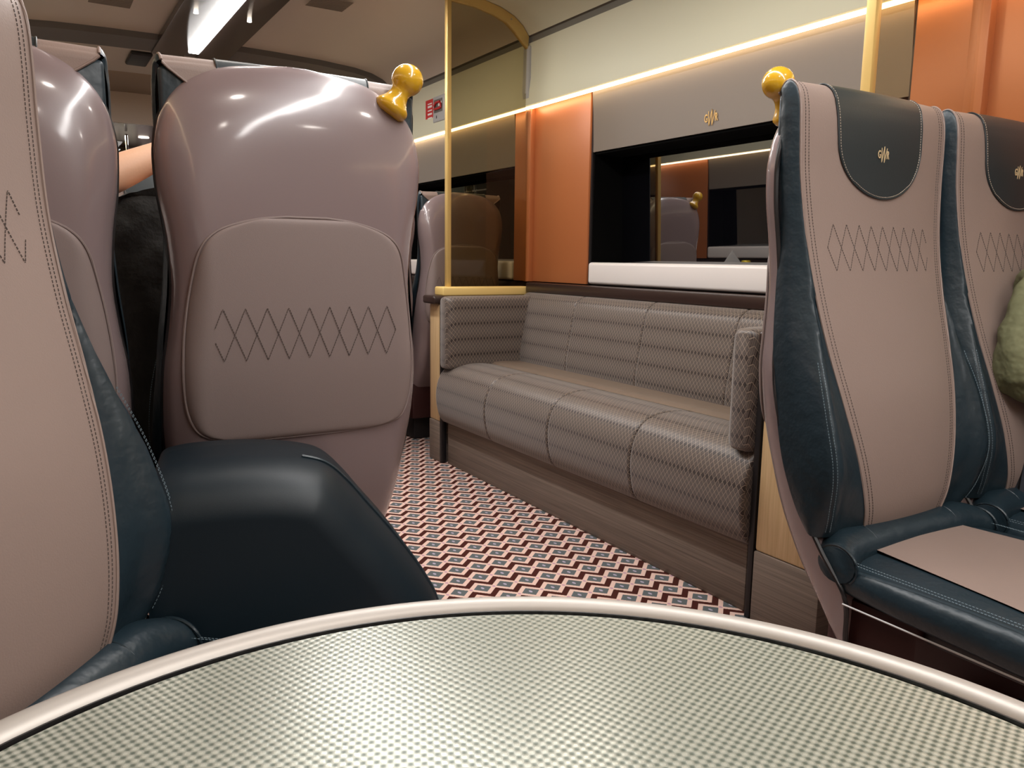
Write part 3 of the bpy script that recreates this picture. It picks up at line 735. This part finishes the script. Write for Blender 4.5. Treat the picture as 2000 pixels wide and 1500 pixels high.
for k in range(61):
    y = SY0 + .01 + (SY1 - SY0 - .02) * k / 60
    P.append([(x - SFT.x, y - SFT.y, z) for x, z in ((1.815, .470), (1.83, .478), (1.86, .4795), (1.90, .478), (1.94, .476), (2.0, .474))])
mb.grid(P); mb.build('rear_seat_cover', M['sofaplain'], sf, angle=60)
def armc(y0, y1, nm='arm_cushion'):
    # side cushion standing on the seat at a sofa end, lying in the xz plane
    P, U = [], []; n = 12
    xs = [1.583, 1.588, 1.602, 1.63, 1.75, 1.9, 2.04, 2.05]; ins = [.026, .012, .003, 0, 0, 0, 0, 0]
    for x, i_ in zip(xs, ins):
        ring = []; zt, zb = .782 - i_ * .5, .462 + i_ * .4 - .01; a, b_ = y0 + i_ * .8, y1 - i_ * .8; rr_ = .022
        for cx2, cz2, t0 in ((b_ - rr_, zt - rr_, 0), (a + rr_, zt - rr_, PI / 2), (a + rr_, zb + rr_, PI), (b_ - rr_, zb + rr_, 1.5 * PI)):
            for j_ in range(5): t = t0 + PI / 2 * j_ / 4; ring.append((cx2 + rr_ * math.cos(t), cz2 + rr_ * math.sin(t)))
        arc_ = [0]
        for p, q_ in zip(ring, ring[1:] + ring[:1]): arc_.append(arc_[-1] + math.hypot(p[0] - q_[0], p[1] - q_[1]))
        P.append([(x - SFT.x, y - SFT.y, z) for y, z in ring]); U.append([(x + (i_ * 1.0 if x > 1.6 else -(i_ * .8)), s_) for s_ in arc_])
    return MB().grid(P, cv=True, uv=U, capu=True).build(nm, M['sofa'], sf, angle=60)
armc(SY1 - .088, SY1); armc(SY0, SY0 + .088)
mb = MB(); mb.box((1.622 - SFT.x, SY0 + .02 - SFT.y, 0), (2.08 - SFT.x, SY1 - .02 - SFT.y, .215), .002); mb.build('plinth', M['plinth'], sf)
for y in (SY0 - .02, SY1 + .001):
    mb = MB(); mb.box((1.598 - SFT.x, y - SFT.y, 0), (1.625 - SFT.x, y + .018 - SFT.y, .745), .002); mb.build('end_post', M['black'], sf)

# ------------------------------------------------------------------ round table
TC = (.125, .162); TR = .334; TZ = .71
t = thing('table', 'round table in the foreground with woven pale green top and metal rim', 'table', (TC[0], TC[1], 0))
MB().lathe([(0, TZ - .022), (TR - .030, TZ - .022), (TR - .0235, TZ - .016), (TR - .0235, TZ - .003), (TR - .0248, TZ - .0015), (0, TZ - .0015)], (0, 0, 0), 128).build('tabletop', M['tabletop'], t, angle=30)
MB().lathe([(TR - .021, TZ - .026), (TR - .004, TZ - .026), (TR, TZ - .016), (TR + .0005, TZ - .004), (TR - .002, TZ + .0015), (TR - .007, TZ + .0035), (TR - .013, TZ + .0025), (TR - .0185, TZ - .001), (TR - .020, TZ - .006), (TR - .0205, TZ - .02), (TR - .021, TZ - .026)], (0, 0, 0), 160).build('rim', M['metalrim'], t, angle=50)
MB().lathe([(TR - .0275, TZ - .0050), (TR - .0195, TZ - .0050), (TR - .0195, TZ - .009), (TR - .0275, TZ - .009), (TR - .0275, TZ - .0050)], (0, 0, 0), 128).build('rim_gap', M['black'], t)
MB().lathe([(0, .0), (.16, 0), (.16, .012), (.05, .03), (.035, .05), (.035, TZ - .06), (.12, TZ - .03), (.12, TZ - .023), (0, TZ - .023)], (0, 0, 0), 40).build('pedestal', M['black'], t)

MB().lathe([(TR - .0216, TZ - .010), (TR - .0203, TZ - .010), (TR - .0203, TZ - .0006), (TR - .0216, TZ - .0006), (TR - .0216, TZ - .010)], (0, 0, 0), 128).build('rim_gap_shade', M['black'], t)  # black ring over the metal inner wall, gap's shade put into colour
# ------------------------------------------------------------------ navy armrest unit between the nearest seat and the aisle
ab = thing('armrest_unit', 'dark navy padded armrest unit with sloping rounded end, beside the nearest seat', 'armrest', (.30, 1.17, 0), math.radians(-12))
ol = [(-.175, .05), (-.175, .56), (-.172, .62), (-.165, .648), (-.14, .657), (-.10, .660), (-.05, .660), (.0, .656), (.045, .648), (.076, .635), (.106, .605), (.137, .565), (.169, .524), (.202, .477), (.228, .434), (.245, .397), (.258, .34), (.262, .20), (.262, .05)]
ol = cr(ol, 5)
def inset(pts, d):
    out = []
    for i, (x, z) in enumerate(pts):
        a = pts[max(i - 1, 0)]; b_ = pts[min(i + 1, len(pts) - 1)]; tx, tz = b_[0] - a[0], b_[1] - a[1]; L_ = math.hypot(tx, tz) or 1
        out.append((x if x < -.16 else x + tz / L_ * d, z - (tx / L_ if x > -.16 else 1 if z > .5 else 0) * d if z > .06 else z))
    return out
P = []
for y, d_ in ((-.105, .070), (-.104, .060), (-.098, .045), (-.088, .030), (-.072, .017), (-.050, .008), (-.025, .002), (0, 0), (.06, 0), (.10, .0), (.106, .006)):
    P.append([(x, y, z) for x, z in inset(ol, d_)])
MB().grid(P, capu=True).build('armrest_body', M['navybox'], ab, angle=50)
MB().tube([(x, -.002, z) for x, z in inset(ol, -.001) if x > .03], .0028, 6).build('armrest_piping', M['navy'], ab)

# ------------------------------------------------------------------ alarm box on the right wall
t = thing('emergency_alarm', 'grey emergency alarm box with red handle on the pale wall, left of the gold pole', 'alarm', (2.088, 4.25, 1.80))
mb = MB(); mb.box((-.014, -.075, -.072), (.0, .075, .072), .012, 4); fr_ = mb.build('housing', M['grey'], t)
MB().box((-.016, -.052, -.020), (-.0142, .055, .052), .004).build('recess', M['greydark'], t)
MB().tube([(-.020, -.04, .0), (-.021, -.042, .02), (-.021, -.03, .034), (-.021, .02, .034), (-.021, .04, .02), (-.021, .04, .0), (-.021, 0, -.002), (-.020, -.04, 0)], .0065, 8).build('pull_handle', M['red'], t)
MB().box((-.0165, -.045, .012), (-.015, .0, .036), .002).build('plate', M['paper'], t)
MB().box((-.0158, .020, -.052), (-.0142, .028, -.036), .001).build('keyhole', M['black'], t)
o = thing('warning_sign', 'small red warning sign with white marks, left of the alarm box', 'sign', (2.086, 4.39, 1.80))
MB().box((-.003, -.050, -.070), (0, .050, .070)).build('sign_plate', M['red'], o, smooth=False)
mb = MB()
for zz, hh_ in ((.046, .006), (.030, .012), (.008, .006), (-.012, .010), (-.034, .006), (-.050, .006)):
    mb.box((-.0036, -.036, zz - hh_ / 2), (-.0030, .020, zz + hh_ / 2))
mb.build('sign_marks', M['paper'], o, smooth=False)

# ------------------------------------------------------------------ small table beyond, with can and paper (seen in the window reflection)
t = thing('table', 'dark rectangular side table far down the left side, under the can and paper', 'table', (-.02, 4.25, 0))
MB().box((-.30, -.28, .70), (.32, .28, .725), .01, 3).build('tabletop', M['ledge'], t); MB().box((-.26, -.04, 0), (-.20, .04, .70), .005).build('leg', M['black'], t)
o = thing('drink_can', 'yellow drink can on the far side table, reflected in the window', 'can', (.10, 4.12, .725))
MB().lathe([(0, 0), (.026, 0), (.031, .006), (.033, .012), (.033, .118), (.030, .124), (.027, .128), (0, .127)], (0, 0, 0), 32).build('can_body', M['can'], o)
MB().lathe([(0, .1275), (.026, .1275), (.027, .130), (.024, .129), (0, .1285)], (0, 0, 0), 24).build('can_lid', M['chrome'], o)
rot = Matrix.Rotation(math.radians(45), 3, 'Y')
o = MB().box((-.02, 4.30, .753), (.12, 4.303, .893), rot=rot).build('paper_sheet', M['paper'], smooth=False)
tag(o, 'white sheet of paper propped on the far side table, reflected in the window', 'paper')

# ------------------------------------------------------------------ people
def skin(name, V_, E_, mat, parent, root_i=0, sub=2):
    me = bpy.data.meshes.new(name); me.from_pydata([v[0] for v in V_], E_, []); me.materials.append(mat)
    o_ = bpy.data.objects.new(name, me); C.objects.link(o_); o_.parent = parent
    md = o_.modifiers.new('skin', 'SKIN'); md.use_smooth_shade = True
    sv = me.skin_vertices[0].data
    for i, v in enumerate(V_):
        r = v[1]; sv[i].radius = (r, r) if not isinstance(r, tuple) else r; sv[i].use_root = (i == root_i)
    sb = o_.modifiers.new('smooth', 'SUBSURF'); sb.levels = sub; sb.render_levels = sub
    return o_
def chain(V_, E_, start, pts):
    prev = start
    for p in pts:
        V_.append(p); E_.append((prev, len(V_) - 1)); prev = len(V_) - 1
    return prev
def hand(V_, E_, wrist, d_, side_):
    # palm and five curled fingers continuing from vertex index wrist
    w0 = Vector(V_[wrist][0]); d_ = Vector(d_).normalized(); s_ = Vector(side_).normalized(); n_ = d_.cross(s_)
    V_.append((tuple(w0 + d_ * .045), (.030, .016))); E_.append((wrist, len(V_) - 1)); palm = len(V_) - 1
    for k, (off, ln) in enumerate(((-.028, .060), (-.010, .070), (.010, .075), (.028, .068))):
        base = w0 + d_ * .085 + s_ * off
        chain(V_, E_, palm, [(tuple(base), .0095), (tuple(base + d_ * ln * .5 + n_ * .012), .0085), (tuple(base + d_ * ln * .75 + n_ * .035), .0075), (tuple(base + d_ * ln * .7 + n_ * .052), .006)])
    chain(V_, E_, palm, [(tuple(w0 + d_ * .055 + s_ * .045), .011), (tuple(w0 + d_ * .085 + s_ * .062 + n_ * .012), .009), (tuple(w0 + d_ * .10 + s_ * .060 + n_ * .03), .0075)])
def head(parent, c, fwd, mat_hair):
    # features on a head centred at c, looking along fwd
    f = Vector(fwd).normalized(); r = f.cross(Vector((0, 0, 1))).normalized(); u_ = Vector((0, 0, 1)); c = Vector(c)
    for s_ in (-1, 1):
        MB().lathe([(.011 * math.sin(PI * k / 8), -.011 * math.cos(PI * k / 8)) for k in range(9)], c + f * .083 + r * s_ * .030 + u_ * .006, 12, f).build('eye', M['eye'], parent)
        MB().tube([c + r * s_ * .079 - f * .004 + u_ * .022, c + r * s_ * .086 - f * .012 + u_ * .010, c + r * s_ * .083 - f * .006 - u_ * .010, c + r * s_ * .078 + f * .002 - u_ * .020], [.005, .009, .008, .005], 8).build('ear', M['skin'], parent)
    MB().tube([c + f * .086 + u_ * .012, c + f * .098 - u_ * .008, c + f * .100 - u_ * .024, c + f * .090 - u_ * .032], [.004, .007, .009, .006], 8).build('nose', M['skin'], parent)
    MB().tube([c + f * .080 - u_ * .050 - r * .024, c + f * .090 - u_ * .048, c + f * .080 - u_ * .050 + r * .024], [.003, .006, .003], 8).build('mouth', M['lip'], parent)
    rings = []
    for i in range(9):
        a = PI * .5 * i / 8; rings.append([])
        for k in range(24):
            t_ = 2 * PI * k / 24; dv = f * math.cos(t_) + r * math.sin(t_); back = .5 - .5 * math.cos(t_)
            drop = -.030 * back * (1 if i == 0 else 0)
            rings[-1].append(c + dv * (.088 if math.cos(t_) < 0 else .084) * math.cos(a * .97) - f * .010 + u_ * (.025 + .088 * math.sin(a) + drop))
    MB().grid(rings, cv=True, capu=True).build('hair', mat_hair, parent, angle=80)

def sitter(label, loc, face, jacket, trousers, L_arm, R_arm, slim=1.0, head_dx=0.0, hz=0.0, bulk=False):
    # local frame: faces -y, seat height .45; arms are (elbow, wrist) points
    t = thing('person', label, 'person', loc, face, None)
    sh = 1.03 + hz
    V_ = [((0, 0, .54), .13)]; E_ = []
    chest = chain(V_, E_, 0, [((0, .02, .68), .100), ((0, .035, .83), .105), ((0, .03, .94), .090)])
    neck = chain(V_, E_, chest, [((head_dx * .3, .02, sh + .02), .054), ((head_dx * .7, .008, sh + .08), .050)])
    hd = chain(V_, E_, neck, [((head_dx, -.005, sh + .16), (.075, .080)), ((head_dx, -.002, sh + .225), (.078, .086)), ((head_dx, .0, sh + .28), (.055, .062))])
    for s_, (el, wr_) in ((-1, R_arm), (1, L_arm)):
        a = chain(V_, E_, chest, [((s_ * .12, .03, sh - .02), .060 * slim ** 2), ((s_ * .165, .03, sh - .045), .053 * slim ** 2), (el, .042 * slim ** 3), (tuple(Vector(el).lerp(Vector(wr_), .5)), .038 * slim ** 3), (wr_, .026)])
        dv = Vector(wr_) - Vector(el); hand(V_, E_, a, dv, Vector((s_ * -.3, -.2, .6)))
    for s_ in (-1, 1):
        chain(V_, E_, 0, [((s_ * .09, -.03, .52), .088), ((s_ * .11, -.42, .52), .064), ((s_ * .11, -.44, .30), .052), ((s_ * .11, -.42, .09), .040), ((s_ * .11, -.50, .045), .036), ((s_ * .11, -.60, .035), .026)])
    skin('body', V_, E_, M['skin'], t)
    J = [((0, 0, .52), .150)]; JE = []
    c2 = chain(J, JE, 0, [((0, .02, .68), .148), ((0, .035, .83), .155), ((0, .03, .95), .145)])
    chain(J, JE, c2, [((head_dx * .2, .025, sh + .0), .100), ((head_dx * .4, .018, sh + .05), .076)])
    for s_, (el, wr_), ln in ((-1, R_arm, jacket[1]), (1, L_arm, jacket[2])):
        e_ = Vector(el); w_ = Vector(wr_)
        pts = [((s_ * .12, .03, sh - .02), .080 * slim), ((s_ * .17, .03, sh - .05), .070 * slim), (tuple(Vector((s_ * .19, .03, sh - .05)).lerp(e_, .5)), .064 * slim), (el, .060 * slim)]
        if ln > 0: pts += [(tuple(e_.lerp(w_, ln * .5)), .051), (tuple(e_.lerp(w_, ln)), .042)]
        chain(J, JE, c2, pts)
    if bulk: chain(J, JE, c2, [((.10, .03, .965), .110), ((.10, .02, .74), .11)])
    jk = skin('jacket', J, JE, jacket[0], t)
    tx = bpy.data.textures.new('cloth_folds', 'CLOUDS'); tx.noise_scale = .055; tx.noise_depth = 1
    dm_ = jk.modifiers.new('folds', 'DISPLACE'); dm_.texture = tx; dm_.strength = .030; dm_.mid_level = .5; dm_.texture_coords = 'LOCAL'
    jk.modifiers['smooth'].render_levels = 3; jk.modifiers['smooth'].levels = 3
    T_ = [((0, 0, .50), .145)]; TE = []
    for s_ in (-1, 1): chain(T_, TE, 0, [((s_ * .09, -.03, .525), .100), ((s_ * .11, -.22, .53), .088), ((s_ * .11, -.42, .52), .076), ((s_ * .11, -.45, .30), .064), ((s_ * .11, -.42, .10), .056)])
    skin('trousers', T_, TE, trousers, t)
    for s_ in (-1, 1): MB().tube([(s_ * .11, -.39, .055), (s_ * .11, -.47, .055), (s_ * .11, -.56, .045), (s_ * .11, -.645, .035)], [.040, .048, .046, .028], 12).build('shoe', M['black'], t)
    head(t, (head_dx, -.005, sh + .19), (0, -1, 0), M['hair'])
    return t
# passenger beyond the big seat back: faces away, left elbow out over the gap, bare forearm raised to the head
sitter('person in black jacket beyond the seat backs, bare forearm raised in the gap', (.27, 1.80, 0), PI,
       (M['blackcloth'], .85, .0), M['blackcloth'], ((.19, .03, 1.065), (.0, -.02, 1.165)), ((-.26, -.12, .78), (-.12, -.36, .74)), hz=-.005, head_dx=-.14, bulk=True)
# passenger in the right-hand window seat: only the sleeve reaches into the picture
sitter('person in crumpled olive jacket at the right edge, only the sleeve in view', (1.965, .80, 0), 0,
       (M['olive'], .9, .9), M['darktrouser'], ((.27, -.03, .77), (.12, -.28, .70)), ((-.232, .055, .715), (-.02, -.20, .68)), slim=.82, hz=-.10)
